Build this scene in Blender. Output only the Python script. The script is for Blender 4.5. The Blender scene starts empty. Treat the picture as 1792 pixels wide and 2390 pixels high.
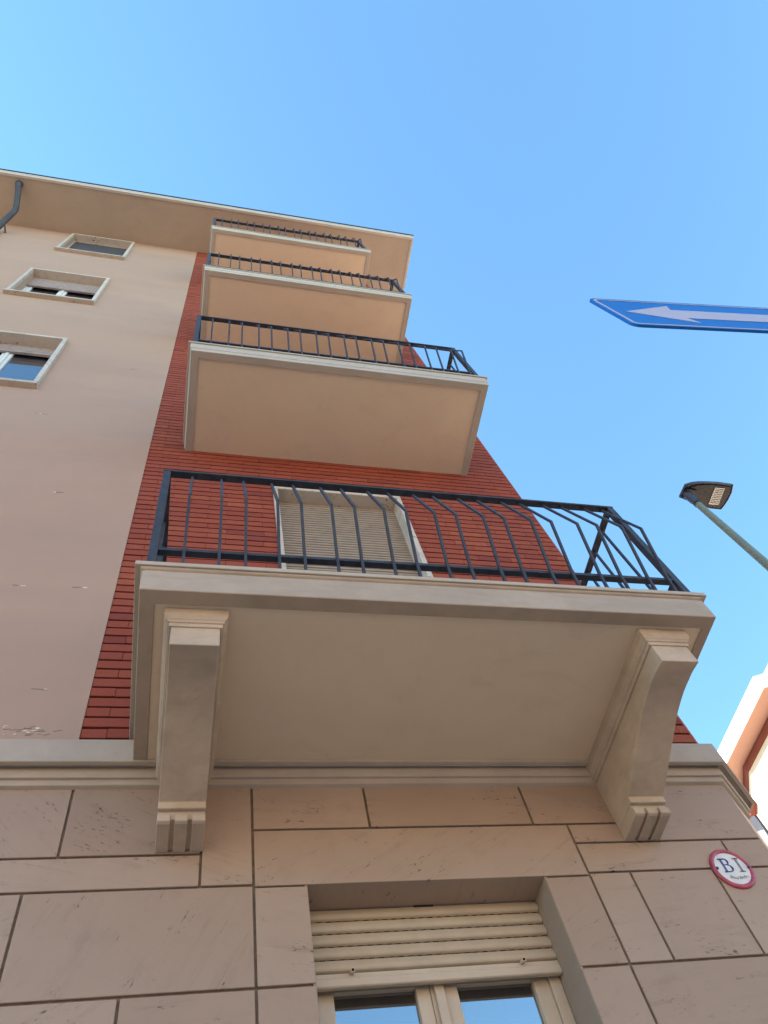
import bpy, bmesh, math, random
from mathutils import Vector, Matrix
random.seed(7)
S = bpy.context.scene
COL = S.collection

# ------------------------------------------------------------------ camera
F_PX, YAW, PITCH, ROLL = 1808.0, 0.4785, 1.0554, -0.3482
CAM = Vector((0.0, -2.56, 1.6))
cy, sy, cp, sp = math.cos(YAW), math.sin(YAW), math.cos(PITCH), math.sin(PITCH)
fw = Vector((sy*cp, cy*cp, sp)); rr = Vector((cy, -sy, 0)); uu = rr.cross(fw)
c_, s_ = math.cos(ROLL), math.sin(ROLL)
r_ = rr*c_ + uu*s_; u_ = -rr*s_ + uu*c_
cam = bpy.data.cameras.new('camera'); camo = bpy.data.objects.new('camera', cam); COL.objects.link(camo)
m = Matrix((r_, u_, -fw)).transposed().to_4x4(); m.translation = CAM
camo.matrix_world = m
cam.sensor_fit = 'HORIZONTAL'; cam.sensor_width = 36.0; cam.lens = 36.0*F_PX/1792.0
cam.clip_start = 0.05; cam.clip_end = 3000.0
S.camera = camo

# ------------------------------------------------------------------ light
SUN_EL = math.radians(27.0)
SUN_DIR = Vector((-0.86, 0.51, 0)).normalized()*math.cos(SUN_EL) + Vector((0, 0, math.sin(SUN_EL)))
w = bpy.data.worlds.new("World"); S.world = w; w.use_nodes = True
nt = w.node_tree
sky = nt.nodes.new('ShaderNodeTexSky'); sky.sky_type = 'NISHITA'; sky.sun_disc = False
sky.sun_elevation = SUN_EL; sky.sun_rotation = math.atan2(SUN_DIR.x, SUN_DIR.y)
sky.altitude = 200; sky.air_density = 1.0; sky.dust_density = 0.0; sky.ozone_density = 4.0
bg = nt.nodes['Background']; bg.inputs['Strength'].default_value = 0.15
tint = nt.nodes.new('ShaderNodeMix'); tint.data_type = 'RGBA'; tint.blend_type = 'MULTIPLY'
tint.inputs[0].default_value = 1.0; tint.inputs[7].default_value = (0.94, 1.115, 1.0, 1)   # white balance of the camera
nt.links.new(sky.outputs[0], tint.inputs[6]); nt.links.new(tint.outputs[2], bg.inputs['Color'])
sun = bpy.data.lights.new('sun', 'SUN'); sun.energy = 3.9; sun.angle = math.radians(0.5); sun.color = (1.0, 0.92, 0.83)
suno = bpy.data.objects.new('sun', sun); COL.objects.link(suno)
suno.rotation_euler = SUN_DIR.to_track_quat('Z', 'Y').to_euler()
suno.location = (0, 0, 40)
S.view_settings.view_transform = 'Standard'; S.view_settings.look = 'None'
S.view_settings.exposure = 1.95; S.view_settings.gamma = 1.0

# ------------------------------------------------------------------ materials
def mat(name, color, rough=0.8, metallic=0.0, ior=1.45, spec=0.5):
    m = bpy.data.materials.new(name); m.use_nodes = True
    b = m.node_tree.nodes['Principled BSDF']
    b.inputs['Base Color'].default_value = (*color, 1); b.inputs['Roughness'].default_value = rough
    b.inputs['Metallic'].default_value = metallic; b.inputs['IOR'].default_value = ior
    b.inputs['Specular IOR Level'].default_value = spec
    return m

class NB:
    def __init__(s, m):
        s.m = m; s.t = m.node_tree; s.b = s.t.nodes['Principled BSDF']
    def n(s, typ, **kw):
        nd = s.t.nodes.new(typ)
        for k, v in kw.items():
            if k in nd.inputs.keys(): nd.inputs[k].default_value = v
            else: setattr(nd, k, v)
        return nd
    def l(s, a, b): s.t.links.new(a, b)
    def coord(s, scale=(1, 1, 1), rot=(0, 0, 0)):
        tc = s.n('ShaderNodeTexCoord'); mp = s.n('ShaderNodeMapping')
        mp.inputs['Scale'].default_value = scale; mp.inputs['Rotation'].default_value = rot
        s.l(tc.outputs['Object'], mp.inputs['Vector']); return mp.outputs['Vector']
    def noise(s, vec, scale, detail=4, rough=0.55, dist=0.0):
        nd = s.n('ShaderNodeTexNoise'); nd.inputs['Scale'].default_value = scale
        nd.inputs['Detail'].default_value = detail; nd.inputs['Roughness'].default_value = rough
        nd.inputs['Distortion'].default_value = dist
        s.l(vec, nd.inputs['Vector']); return nd.outputs['Fac']
    def ramp(s, fac, stops):
        r = s.n('ShaderNodeValToRGB'); e = r.color_ramp.elements
        while len(e) < len(stops): e.new(0.5)
        for i, (p, c) in enumerate(stops):
            e[i].position = p; e[i].color = (*c, 1) if len(c) == 3 else c
        s.l(fac, r.inputs['Fac']); return r.outputs['Color']
    def mix(s, fac, a, b, mode='MIX'):
        x = s.n('ShaderNodeMix'); x.data_type = 'RGBA'; x.blend_type = mode
        for i, v in ((0, fac), (6, a), (7, b)):
            if hasattr(v, 'links') or hasattr(v, 'is_linked'): s.l(v, x.inputs[i])
            elif isinstance(v, (int, float)): x.inputs[i].default_value = v
            else: x.inputs[i].default_value = (*v, 1)
        return x.outputs[2]
    def math(s, op, a, b=0.0):
        x = s.n('ShaderNodeMath'); x.operation = op
        for i, v in enumerate((a, b)):
            if hasattr(v, 'is_linked'): s.l(v, x.inputs[i])
            else: x.inputs[i].default_value = v
        return x.outputs[0]
    def color(s, c): s.l(c, s.b.inputs['Base Color'])
    def bump(s, h, strength=0.3, dist=0.01):
        b = s.n('ShaderNodeBump'); b.inputs['Strength'].default_value = strength; b.inputs['Distance'].default_value = dist
        s.l(h, b.inputs['Height']); s.l(b.outputs['Normal'], s.b.inputs['Normal'])

G = lambda v: (v, v, v)

def m_stucco(name, base, stain, chips=True):
    m = mat(name, base, 0.92, spec=0.2); k = NB(m)
    v = k.coord(); band = k.coord((0.35, 1, 1.3))
    n1 = k.noise(band, 0.9, 5, 0.6, 0.4); n2 = k.noise(v, 0.35, 3); fine = k.noise(v, 260, 3, 0.7)
    mid = k.noise(v, 6, 5, 0.65)
    c = k.mix(k.ramp(n1, [(0.42, G(0)), (0.72, G(0.8))]), base, stain)
    c = k.mix(k.ramp(n2, [(0.3, G(0)), (0.7, G(0.5))]), c, tuple(x*y for x, y in zip(base, (1.04, 0.97, 0.88))))
    c = k.mix(k.ramp(mid, [(0.35, G(0.10)), (0.65, G(0.0))]), c, tuple(x*0.75 for x in base))
    # thin drag marks left by the float, long and faint
    drag = k.noise(k.coord((1.2, 1, 9)), 1.6, 6, 0.7, 0.8)
    c = k.mix(k.ramp(drag, [(0.62, G(0)), (0.70, G(0.16))]), c, tuple(x*0.72 for x in base))
    k.color(c)
    k.bump(k.math('ADD', k.math('MULTIPLY', fine, 0.5), k.math('MULTIPLY', mid, 0.6)), 0.25, 0.004)
    return m

def m_plaster(name, base, dirt=0.35, sc=1.0):
    m = mat(name, base, 0.85, spec=0.25); k = NB(m)
    v = k.coord(); n1 = k.noise(v, 1.7*sc, 6, 0.62, 0.5); n2 = k.noise(v, 14*sc, 5, 0.7); st = k.noise(k.coord((1, 1, 5)), 3.0*sc, 5, 0.65, 0.6)
    c = k.mix(k.ramp(n1, [(0.40, G(0)), (0.78, G(dirt))]), base, tuple(x*0.62 for x in base))
    c = k.mix(k.ramp(st, [(0.52, G(0)), (0.75, G(dirt*0.8))]), c, (base[0]*0.72, base[1]*0.70, base[2]*0.66))
    c = k.mix(k.ramp(n2, [(0.30, G(dirt*0.5)), (0.55, G(0))]), c, tuple(x*0.8 for x in base))
    k.color(c)
    k.bump(k.math('ADD', n2, k.math('MULTIPLY', k.noise(v, 180, 2, 0.6), 0.25)), 0.18, 0.003)
    return m

def m_travertine(name, base, vein, pit=0.5, island=True, dirt=0.32):
    m = mat(name, base, 0.62, spec=0.35); k = NB(m)
    geo = k.n('ShaderNodeNewGeometry'); tc = k.n('ShaderNodeTexCoord')
    rnd = geo.outputs['Random Per Island'] if island else k.math('ADD', 0.1, 0.0)
    off = k.n('ShaderNodeCombineXYZ'); k.l(k.math('MULTIPLY', rnd, 37.0), off.inputs[0]); k.l(k.math('MULTIPLY', rnd, 91.0), off.inputs[2])
    rot = k.n('ShaderNodeVectorRotate'); rot.rotation_type = 'AXIS_ANGLE'; rot.inputs['Axis'].default_value = (0, 1, 0)
    k.l(tc.outputs['Object'], rot.inputs['Vector'])
    # lie of the bedding: level, slanting or upright, by slab
    aa = k.math('SUBTRACT', k.math('FRACT', k.math('MULTIPLY', rnd, 17.3)), 0.5)
    ang = k.math('ADD', k.math('MULTIPLY', k.math('MULTIPLY', k.math('MULTIPLY', aa, aa), aa), 9.0), k.math('MULTIPLY', aa, 0.1))
    k.l(ang, rot.inputs['Angle'])
    add = k.n('ShaderNodeVectorMath'); add.operation = 'ADD'; k.l(rot.outputs[0], add.inputs[0]); k.l(off.outputs[0], add.inputs[1])
    def mp(sc):
        x = k.n('ShaderNodeMapping'); x.inputs['Scale'].default_value = sc; k.l(add.outputs[0], x.inputs['Vector']); return x.outputs[0]
    bed = k.noise(mp((1.3, 1.3, 17)), 1.5, 6, 0.62, 0.7)
    bed2 = k.noise(mp((3, 3, 48)), 1.3, 5, 0.6, 0.5)
    where = k.noise(mp((3.5, 3.5, 6.0)), 1.4, 3, 0.55)
    cloud = k.noise(add.outputs[0], 3.2, 5, 0.6)
    pits = k.noise(mp((34, 34, 120)), 1.0, 3, 0.6)
    c = k.mix(k.ramp(cloud, [(0.35, G(0)), (0.7, G(0.55))]), base, tuple(x*y for x, y in zip(base, (0.86, 0.84, 0.82))))
    c = k.mix(k.ramp(k.math('FRACT', k.math('MULTIPLY', rnd, 5.7)), [(0, G(0)), (1, G(1))]), c, k.mix(0.5, c, tuple(x*y for x, y in zip(base, (0.72, 0.66, 0.60)))))
    patch = k.ramp(k.noise(mp((7, 7, 9)), 1.0, 4, 0.6), [(0.45, G(0.12)), (0.62, G(1))])
    f1 = k.math('MULTIPLY', patch, k.ramp(bed, [(0.53, G(0)), (0.66, G(0.32)), (0.74, G(0.12))]))
    c = k.mix(f1, c, vein)
    c = k.mix(k.math('MULTIPLY', patch, k.ramp(bed2, [(0.58, G(0)), (0.70, G(0.30))])), c, vein)
    pm = k.math('MULTIPLY', k.math('MULTIPLY', k.ramp(pits, [(0.57, G(0)), (0.63, G(1))]), k.ramp(where, [(0.50, G(0)), (0.60, G(1))])), k.ramp(bed, [(0.48, G(0)), (0.56, G(1))]))
    c = k.mix(k.math('MULTIPLY', pm, pit), c, tuple(x*0.25 for x in vein))
    grime = k.noise(mp((5, 5, 5)), 1.0, 6, 0.7, 0.3)
    c = k.mix(k.ramp(grime, [(0.56 - 0.2*(dirt-0.32), G(0)), (0.78 - 0.2*(dirt-0.32), G(dirt))]), c, tuple(x*0.42 for x in base) if dirt > 0.5 else tuple(x*0.5 for x in base))
    k.color(c)
    h = k.math('SUBTRACT', k.math('MULTIPLY', k.noise(add.outputs[0], 120, 3, 0.6), 0.12), pm)
    k.bump(h, 0.4, 0.004)
    return m

def m_brick():
    m = mat('red_clinker', (0.36, 0.09, 0.055), 0.9, spec=0.1); k = NB(m)
    geo = k.n('ShaderNodeNewGeometry'); v = k.coord()
    c = k.ramp(geo.outputs['Random Per Island'], [(0.0, (0.27, 0.062, 0.041)), (0.3, (0.31, 0.074, 0.045)), (0.55, (0.33, 0.082, 0.049)), (0.75, (0.285, 0.067, 0.044)), (0.92, (0.35, 0.092, 0.052)), (0.97, (0.225, 0.055, 0.042)), (1.0, (0.20, 0.050, 0.041))])
    bl = k.noise(v, 1.2, 4, 0.6)
    c = k.mix(k.ramp(bl, [(0.40, G(0)), (0.7, G(0.55))]), c, (0.23, 0.055, 0.042))
    fine = k.noise(k.coord((4, 4, 14)), 9, 6, 0.7)
    c = k.mix(k.ramp(fine, [(0.5, G(0)), (0.72, G(0.5))]), c, (0.19, 0.045, 0.033))
    sp = k.noise(v, 70, 3, 0.7)
    c = k.mix(k.ramp(sp, [(0.66, G(0)), (0.74, G(0.35))]), c, (0.50, 0.26, 0.19))
    k.color(c); k.bump(k.math('ADD', fine, k.noise(v, 220, 2, 0.6)), 0.25, 0.002)
    return m

def m_simple(name, base, rough=0.7, var=0.15, sc=8, metallic=0.0, spec=0.5, bump=0.05):
    m = mat(name, base, rough, metallic, spec=spec); k = NB(m); v = k.coord()
    n = k.noise(v, sc, 5, 0.6)
    k.color(k.mix(k.ramp(n, [(0.35, G(0)), (0.7, G(1))]), tuple(min(1, x*(1+var)) for x in base), tuple(x*(1-var) for x in base)))
    k.bump(k.noise(v, sc*15, 3, 0.6), bump, 0.002)
    return m

M = {}
M['stucco'] = m_stucco('pink_beige_stucco', (0.43, 0.277, 0.208), (0.35, 0.23, 0.183))
M['brick'] = m_brick()
M['mortar'] = m_simple('dark_raked_mortar', (0.07, 0.035, 0.03), 0.95, 0.3, 30)
M['stone'] = m_travertine('travertine_cladding', (0.405, 0.284, 0.217), (0.20, 0.14, 0.105), 0.8)
M['reveal'] = m_plaster('window_reveal', (0.33, 0.245, 0.195), 0.4, 2.0)
M['joint'] = m_simple('stone_joint_filler', (0.17, 0.125, 0.095), 0.95, 0.25, 25)
M['surround'] = m_travertine('weathered_travertine_surround', (0.60, 0.505, 0.43), (0.20, 0.12, 0.085), 1.0, dirt=0.55)
M['concrete'] = m_plaster('cast_stone', (0.45, 0.335, 0.255), 0.75, 1.3)
M['string'] = m_plaster('string_course_stone', (0.47, 0.375, 0.305), 0.45, 1.6)
M['band'] = m_plaster('upper_balcony_edge', (0.50, 0.425, 0.355), 0.4, 1.3)
M['coping'] = m_plaster('coping_stone', (0.48, 0.39, 0.31), 0.35, 2)
M['panel'] = m_plaster('ivory_soffit_render', (0.76, 0.585, 0.425), 0.20, 0.8)
def add_tide(m, sc=1.6):
    k = NB(m); src = k.b.inputs['Base Color'].links[0].from_socket
    n = k.noise(k.coord((1.0, 1.6, 1)), sc, 5, 0.6, 0.9)
    ring = k.ramp(n, [(0.555, G(0)), (0.60, G(0.10)), (0.63, G(0.05)), (0.75, G(0.10))])
    k.color(k.mix(ring, src, (0.42, 0.30, 0.21)))
add_tide(M['panel'])
M['bracket'] = m_plaster('bracket_cast_stone', (0.54, 0.41, 0.315), 0.9, 2.0)
M['eave'] = m_plaster('eave_render', (0.47, 0.36, 0.275), 0.30, 0.6)
M['fascia'] = m_plaster('eave_fascia_paint', (0.53, 0.46, 0.40), 0.2, 1)
M['flash'] = m_simple('dark_metal_flashing', (0.04, 0.05, 0.07), 0.5, 0.2, 4)
M['rail'] = m_simple('anthracite_painted_steel', (0.044, 0.045, 0.056), 0.55, 0.25, 25, spec=0.3)
M['pipe'] = m_simple('grey_downpipe_paint', (0.05, 0.05, 0.065), 0.6, 0.2, 6)
M['shutter'] = m_simple('cream_roller_shutter', (0.47, 0.365, 0.265), 0.5, 0.06, 12)
M['shutter_grey'] = m_simple('sand_roller_shutter', (0.33, 0.25, 0.185), 0.55, 0.10, 12)
M['shutter_old'] = m_simple('faded_mauve_shutter', (0.33, 0.26, 0.24), 0.6, 0.2, 20)
M['slot'] = mat('shutter_slot_gap', (0.012, 0.009, 0.007), 0.9)
M['frame'] = m_simple('cream_window_frame', (0.52, 0.41, 0.31), 0.42, 0.06, 10)
M['frame_old'] = m_simple('white_wood_frame', (0.62, 0.58, 0.54), 0.6, 0.12, 30)
M['screen'] = m_simple('dark_insect_screen', (0.055, 0.055, 0.07), 0.6, 0.1, 3)
M['inside'] = m_simple('dim_room', (0.05, 0.048, 0.042), 0.95, 0.3, 2)
M['curtain'] = m_simple('green_grey_curtain', (0.10, 0.11, 0.085), 0.95, 0.3, 6)
M['chip'] = m_simple('chipped_plaster', (0.80, 0.70, 0.62), 0.9, 0.15, 60)
M['chip_dark'] = m_simple('plaster_crack', (0.33, 0.24, 0.20), 0.95, 0.2, 60)
M['sign_blue'] = m_simple('sign_blue', (0.010, 0.165, 0.56), 0.5, 0.05, 3, spec=0.15, bump=0.0)
M['sign_white'] = m_simple('sign_white', (0.42, 0.42, 0.56), 0.5, 0.03, 3, bump=0.0)
M['galv'] = m_simple('galvanised_steel', (0.30, 0.31, 0.33), 0.45, 0.25, 12, metallic=0.8)
M['pole'] = m_simple('grey_green_pole', (0.16, 0.19, 0.145), 0.6, 0.08, 1.5, bump=0.0)
M['lamp'] = m_simple('graphite_lamp_housing', (0.017, 0.017, 0.026), 0.5, 0.2, 6)
M['lamp_rim'] = m_simple('graphite_lamp_rim', (0.045, 0.046, 0.068), 0.4, 0.2, 6)
M['led'] = m_simple('led_lens_plate', (0.75, 0.70, 0.63), 0.35, 0.4, 60)
M['white'] = m_simple('white_painted_render', (0.86, 0.84, 0.80), 0.8, 0.03, 2)
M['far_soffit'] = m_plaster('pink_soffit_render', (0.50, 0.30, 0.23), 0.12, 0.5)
M['far_wall'] = m_stucco('cream_street_render', (0.84, 0.66, 0.50), (0.80, 0.60, 0.45))
M['enamel'] = m_simple('white_enamel', (0.66, 0.62, 0.60), 0.3, 0.10, 25)
M['enamel_red'] = m_simple('red_enamel_rim', (0.36, 0.045, 0.075), 0.32, 0.35, 30)
M['enamel_blue'] = m_simple('blue_enamel_letter', (0.045, 0.065, 0.21), 0.4, 0.3, 40)
M['enamel_faded'] = m_simple('faded_letter', (0.20, 0.16, 0.18), 0.5, 0.4, 60)
M['asphalt'] = m_simple('asphalt', (0.10, 0.095, 0.085), 0.9, 0.3, 30)
M['paving'] = m_simple('paving', (0.46, 0.39, 0.31), 0.9, 0.2, 6)
M['kerb'] = m_simple('kerb_granite', (0.32, 0.30, 0.28), 0.8, 0.2, 40)
M['line'] = m_simple('road_paint', (0.75, 0.75, 0.72), 0.7, 0.1, 20)
M['ground'] = m_simple('ground', (0.16, 0.14, 0.11), 0.95, 0.3, 0.3)
M['roof'] = m_simple('roof_tiles', (0.30, 0.12, 0.07), 0.85, 0.3, 6)
def m_glass(name, tint, ior, rough=0.03):
    m = mat(name, tint, rough, ior=ior); k = NB(m)
    k.bump(k.noise(k.coord(), 1.5, 2, 0.5), 0.02, 0.02); return m
M['glass'] = m_glass('window_glass', (0.02, 0.022, 0.03), 4.0)
M['glass_dark'] = m_glass('old_window_glass', (0.012, 0.010, 0.013), 1.9)

# ------------------------------------------------------------------ mesh helpers
class MB:
    def __init__(s): s.v = []; s.f = []; s.mi = []
    def add(s, verts, faces, mi=0):
        o = len(s.v); s.v += [tuple(p) for p in verts]
        for f in faces: s.f.append([i+o for i in f]); s.mi.append(mi)
        return s
    def box(s, x0, x1, y0, y1, z0, z1, mi=0):
        return s.add([(x0, y0, z0), (x1, y0, z0), (x1, y1, z0), (x0, y1, z0), (x0, y0, z1), (x1, y0, z1), (x1, y1, z1), (x0, y1, z1)],
                     [(0, 3, 2, 1), (4, 5, 6, 7), (0, 1, 5, 4), (1, 2, 6, 5), (2, 3, 7, 6), (3, 0, 4, 7)], mi)
    def prism(s, poly, fn0, fn1, mi=0):
        n = len(poly); V = [fn0(p) for p in poly] + [fn1(p) for p in poly]
        return s.add(V, [list(range(n))[::-1], list(range(n, 2*n))] + [[i, (i+1) % n, n+(i+1) % n, n+i] for i in range(n)], mi)
    def px(s, yz, x0, x1, mi=0): return s.prism(yz, lambda p: (x0, p[0], p[1]), lambda p: (x1, p[0], p[1]), mi)
    def pz(s, xy, z0, z1, mi=0): return s.prism(xy, lambda p: (p[0], p[1], z0), lambda p: (p[0], p[1], z1), mi)
    def py(s, xz, y0, y1, mi=0): return s.prism(xz, lambda p: (p[0], y0, p[1]), lambda p: (p[0], y1, p[1]), mi)
    def rings(s, rs, caps=True, mi=0):
        n = len(rs[0]); o = [p for r in rs for p in r]; F = []
        for k in range(len(rs)-1):
            F += [[k*n+i, k*n+(i+1) % n, (k+1)*n+(i+1) % n, (k+1)*n+i] for i in range(n)]
        if caps: F += [list(range(n))[::-1], [len(o)-n+i for i in range(n)]]
        return s.add(o, F, mi)
    def tube(s, pts, rad, n=12, mi=0):
        pts = [Vector(p) for p in pts]; R = []
        rad = rad if isinstance(rad, (list, tuple)) else [rad]*len(pts)
        ref = None
        for i, p in enumerate(pts):
            a = (pts[i]-pts[i-1]).normalized() if i else (pts[1]-pts[0]).normalized()
            b = (pts[i+1]-pts[i]).normalized() if i < len(pts)-1 else a
            t = (a+b).normalized()
            if ref is None:
                ref = t.orthogonal().normalized()
            ref = (ref - t*ref.dot(t)).normalized(); q = t.cross(ref)
            k = 1/max(0.5, t.dot(a))
            R.append([tuple(p + (ref*math.cos(2*math.pi*j/n)+q*math.sin(2*math.pi*j/n))*rad[i]) for j in range(n)])
        return s.rings(R, True, mi)
    def bar(s, pts, wx, wt, mi=0):
        """square bar through pts lying in a plane x = const; wx along x, wt across"""
        R = []
        pts = [Vector(p) for p in pts]
        for i, p in enumerate(pts):
            a = (pts[i]-pts[i-1]).normalized() if i else (pts[1]-pts[0]).normalized()
            b = (pts[i+1]-pts[i]).normalized() if i < len(pts)-1 else a
            t = (a+b).normalized(); q = Vector((1, 0, 0)).cross(t)
            R.append([tuple(p+Vector((sx*wx/2, 0, 0))+q*sq*wt/2) for sx, sq in ((-1, -1), (1, -1), (1, 1), (-1, 1))])
        return s.rings(R, True, mi)
    def usweep(s, prof, xl, xr, P, y0=0.02, mi=0):
        """closed profile of (outward offset, z) swept round three sides of a balcony"""
        pr = [q if len(q) == 4 else (q[0], q[0], q[0], q[1]) for q in prof]     # (left, front, right offset, z)
        R = [[(xl-l, y0, z) for l, f, r, z in pr], [(xl-l, -(P+f), z) for l, f, r, z in pr], [(xr+r, -(P+f), z) for l, f, r, z in pr], [(xr+r, y0, z) for l, f, r, z in pr]]
        return s.rings(R, True, mi)
    def psweep(s, prof, path, mi=0):
        """closed profile of (offset to the right of the path, z) along an xy path, mitred"""
        P = [Vector(p) for p in path]; n = len(P); R_ = []
        for i, p in enumerate(P):
            a = (P[i]-P[i-1]).normalized() if i else (P[1]-P[0]).normalized()
            b = (P[i+1]-P[i]).normalized() if i < n-1 else a
            na = Vector((a.y, -a.x)); nb = Vector((b.y, -b.x)); q = (na+nb).normalized(); k = 1/max(0.4, q.dot(na))
            R_.append([(p.x+q.x*o*k, p.y+q.y*o*k, z) for o, z in prof])
        return s.rings(R_, True, mi)
    def build(s, name, mats, parent=None, loc=(0, 0, 0), bevel=0, smooth=False, seg=1):
        me = bpy.data.meshes.new(name); me.from_pydata(s.v, [], s.f)
        mats = mats if isinstance(mats, (list, tuple)) else [mats]
        for k in mats: me.materials.append(k)
        me.polygons.foreach_set('material_index', s.mi)
        bm = bmesh.new(); bm.from_mesh(me); bmesh.ops.recalc_face_normals(bm, faces=bm.faces)
        if bevel == 0 and smooth:
            for e in bm.edges:
                if e.is_manifold and e.calc_face_angle(0) > 0.7: e.smooth = False
        bm.to_mesh(me); bm.free()
        if smooth:
            me.polygons.foreach_set('use_smooth', [True]*len(me.polygons))
        o = bpy.data.objects.new(name, me); COL.objects.link(o); o.location = loc
        if parent is not None: o.parent = parent
        if bevel:
            b = o.modifiers.new('bevel', 'BEVEL'); b.width = bevel; b.segments = seg; b.limit_method = 'ANGLE'; b.angle_limit = math.radians(30)
        return o

def empty(name, loc=(0, 0, 0), rz=0):
    o = bpy.data.objects.new(name, None); COL.objects.link(o); o.location = loc; o.rotation_euler = (0, 0, rz); return o
def tag(o, label=None, cat=None, group=None, kind=None):
    if label: o['label'] = label
    if cat: o['category'] = cat
    if group: o['group'] = group
    if kind: o['kind'] = kind
    return o
def copy_tree(o, parent):
    c = o.copy(); COL.objects.link(c); c.parent = parent
    for ch in [x for x in o.children]: copy_tree(ch, c)
    return c

# ------------------------------------------------------------------ ground
tag(MB().box(-300, 300, -300, 300, -0.5, -0.15).build('ground', M['ground']), kind='structure')
tag(MB().box(-60, 60, -14.0, -4.0, -0.2, -0.12).box(6.6, 10.6, -4.0, 60, -0.2, -0.12).build('road', M['asphalt']), kind='structure')
pv = MB(); pv.box(-60, 6.45, -3.85, 0, -0.3, 0.0).box(2.6, 6.45, 0, 40, -0.3, -0.001); pv.box(10.75, 60, -3.85, 40, -0.3, 0.0); pv.box(-60, 60, -18, -14.15, -0.3, 0.0)
tag(pv.build('pavement', M['paving']), kind='structure')
kb = MB(); kb.box(-60, 6.6, -4.0, -3.85, -0.3, 0.004).box(6.45, 6.6, -3.85, 40, -0.3, 0.003).box(10.6, 10.75, -3.85, 40, -0.3, 0.003).box(10.6, 60, -4.0, -3.85, -0.3, 0.004).box(-60, 60, -14.15, -14.0, -0.3, 0.004)
tag(kb.build('kerb', M['kerb']), kind='structure')
ln = MB()
for i in range(-14, 15): ln.box(i*4, i*4+2, -9.06, -8.94, -0.12, -0.116)
tag(ln.build('road_marking', M['line']), kind='structure')

# ------------------------------------------------------------------ the apartment building
XL, XR = -0.449, 2.592        # edges of the brick strip
ZS = 16.53                    # eave soffit
BACK, LEFT = 7.2, -11.0
house = tag(empty('apartment_building', (0, 0, 0)), 'tall corner building in beige stucco and red brick with four stacked balconies over stone base', 'building')

# openings in the stucco (x0, x1, z0, z1)
WIN = [(-2.50, -1.555, 8.62, 10.06), (-2.50, -1.555, 11.82, 13.21), (-2.50, -1.555, 14.90, 16.36)]
# stucco wall: front skin with real openings, plus side and back skins
def wall_with_holes(mb, x0, x1, z0, z1, y0, y1, holes):
    xs = sorted({x0, x1} | {h[0] for h in holes} | {h[1] for h in holes}); zs = sorted({z0, z1} | {h[2] for h in holes} | {h[3] for h in holes})
    for a, b in zip(xs, xs[1:]):
        zz = z0
        hh = sorted([h for h in holes if h[0] <= a and h[1] >= b], key=lambda h: h[2])
        for h in hh:
            if h[2] > zz: mb.box(a, b, y0, y1, zz, h[2])
            zz = h[3]
        if zz < z1: mb.box(a, b, y0, y1, zz, z1)
st = MB()
wall_with_holes(st, LEFT, XL, 4.12, ZS+0.10, -0.004, 0.3, WIN)
st_o = st.build('stucco_wall', M['stucco'], house)
# chipped plaster and hairline cracks
def chip(x, z, wx, wz, mi, ang=0):
    n = 9; ps = []
    for j in range(n):
        a = 2*math.pi*j/n; q = random.uniform(0.55, 1.15)
        px, pz = math.cos(a)*wx*q, math.sin(a)*wz*q
        ps.append((x+px*math.cos(ang)-pz*math.sin(ang), z+px*math.sin(ang)+pz*math.cos(ang)))
    CH[0].py(ps, -0.0055 - 0.0005*mi, -0.003, mi)
for x, z, a in ((-0.624, 5.46, 0), (-0.929, 5.45, 0.1), (-0.663, 4.60, 0), (-0.640, 4.345, 0), (-0.75, 9.426, 0), (-0.98, 6.604, 0), (-1.35, 8.006, 0)):
    CH = [MB()]
    for k in range(3):
        chip(x+random.uniform(-.05, .05), z+random.uniform(-.006, .006), random.uniform(.010, .030), random.uniform(.0010, .0026), 1, a+random.uniform(-.1, .1))
    chip(x+random.uniform(-.01, .02), z, random.uniform(.008, .018), random.uniform(.003, .007), 0, a)
    CH[0].build('plaster_chip', [M['chip'], M['chip_dark']], house)
CH = [MB()]
for k in range(26): chip(-0.70+random.gauss(0, .085), 4.325+random.gauss(0, .014), random.uniform(.004, .02), random.uniform(.0012, .003), k % 3 > 0, random.uniform(-.1, .35))
CH[0].build('plaster_chip', [M['chip'], M['chip_dark']], house)

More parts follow.
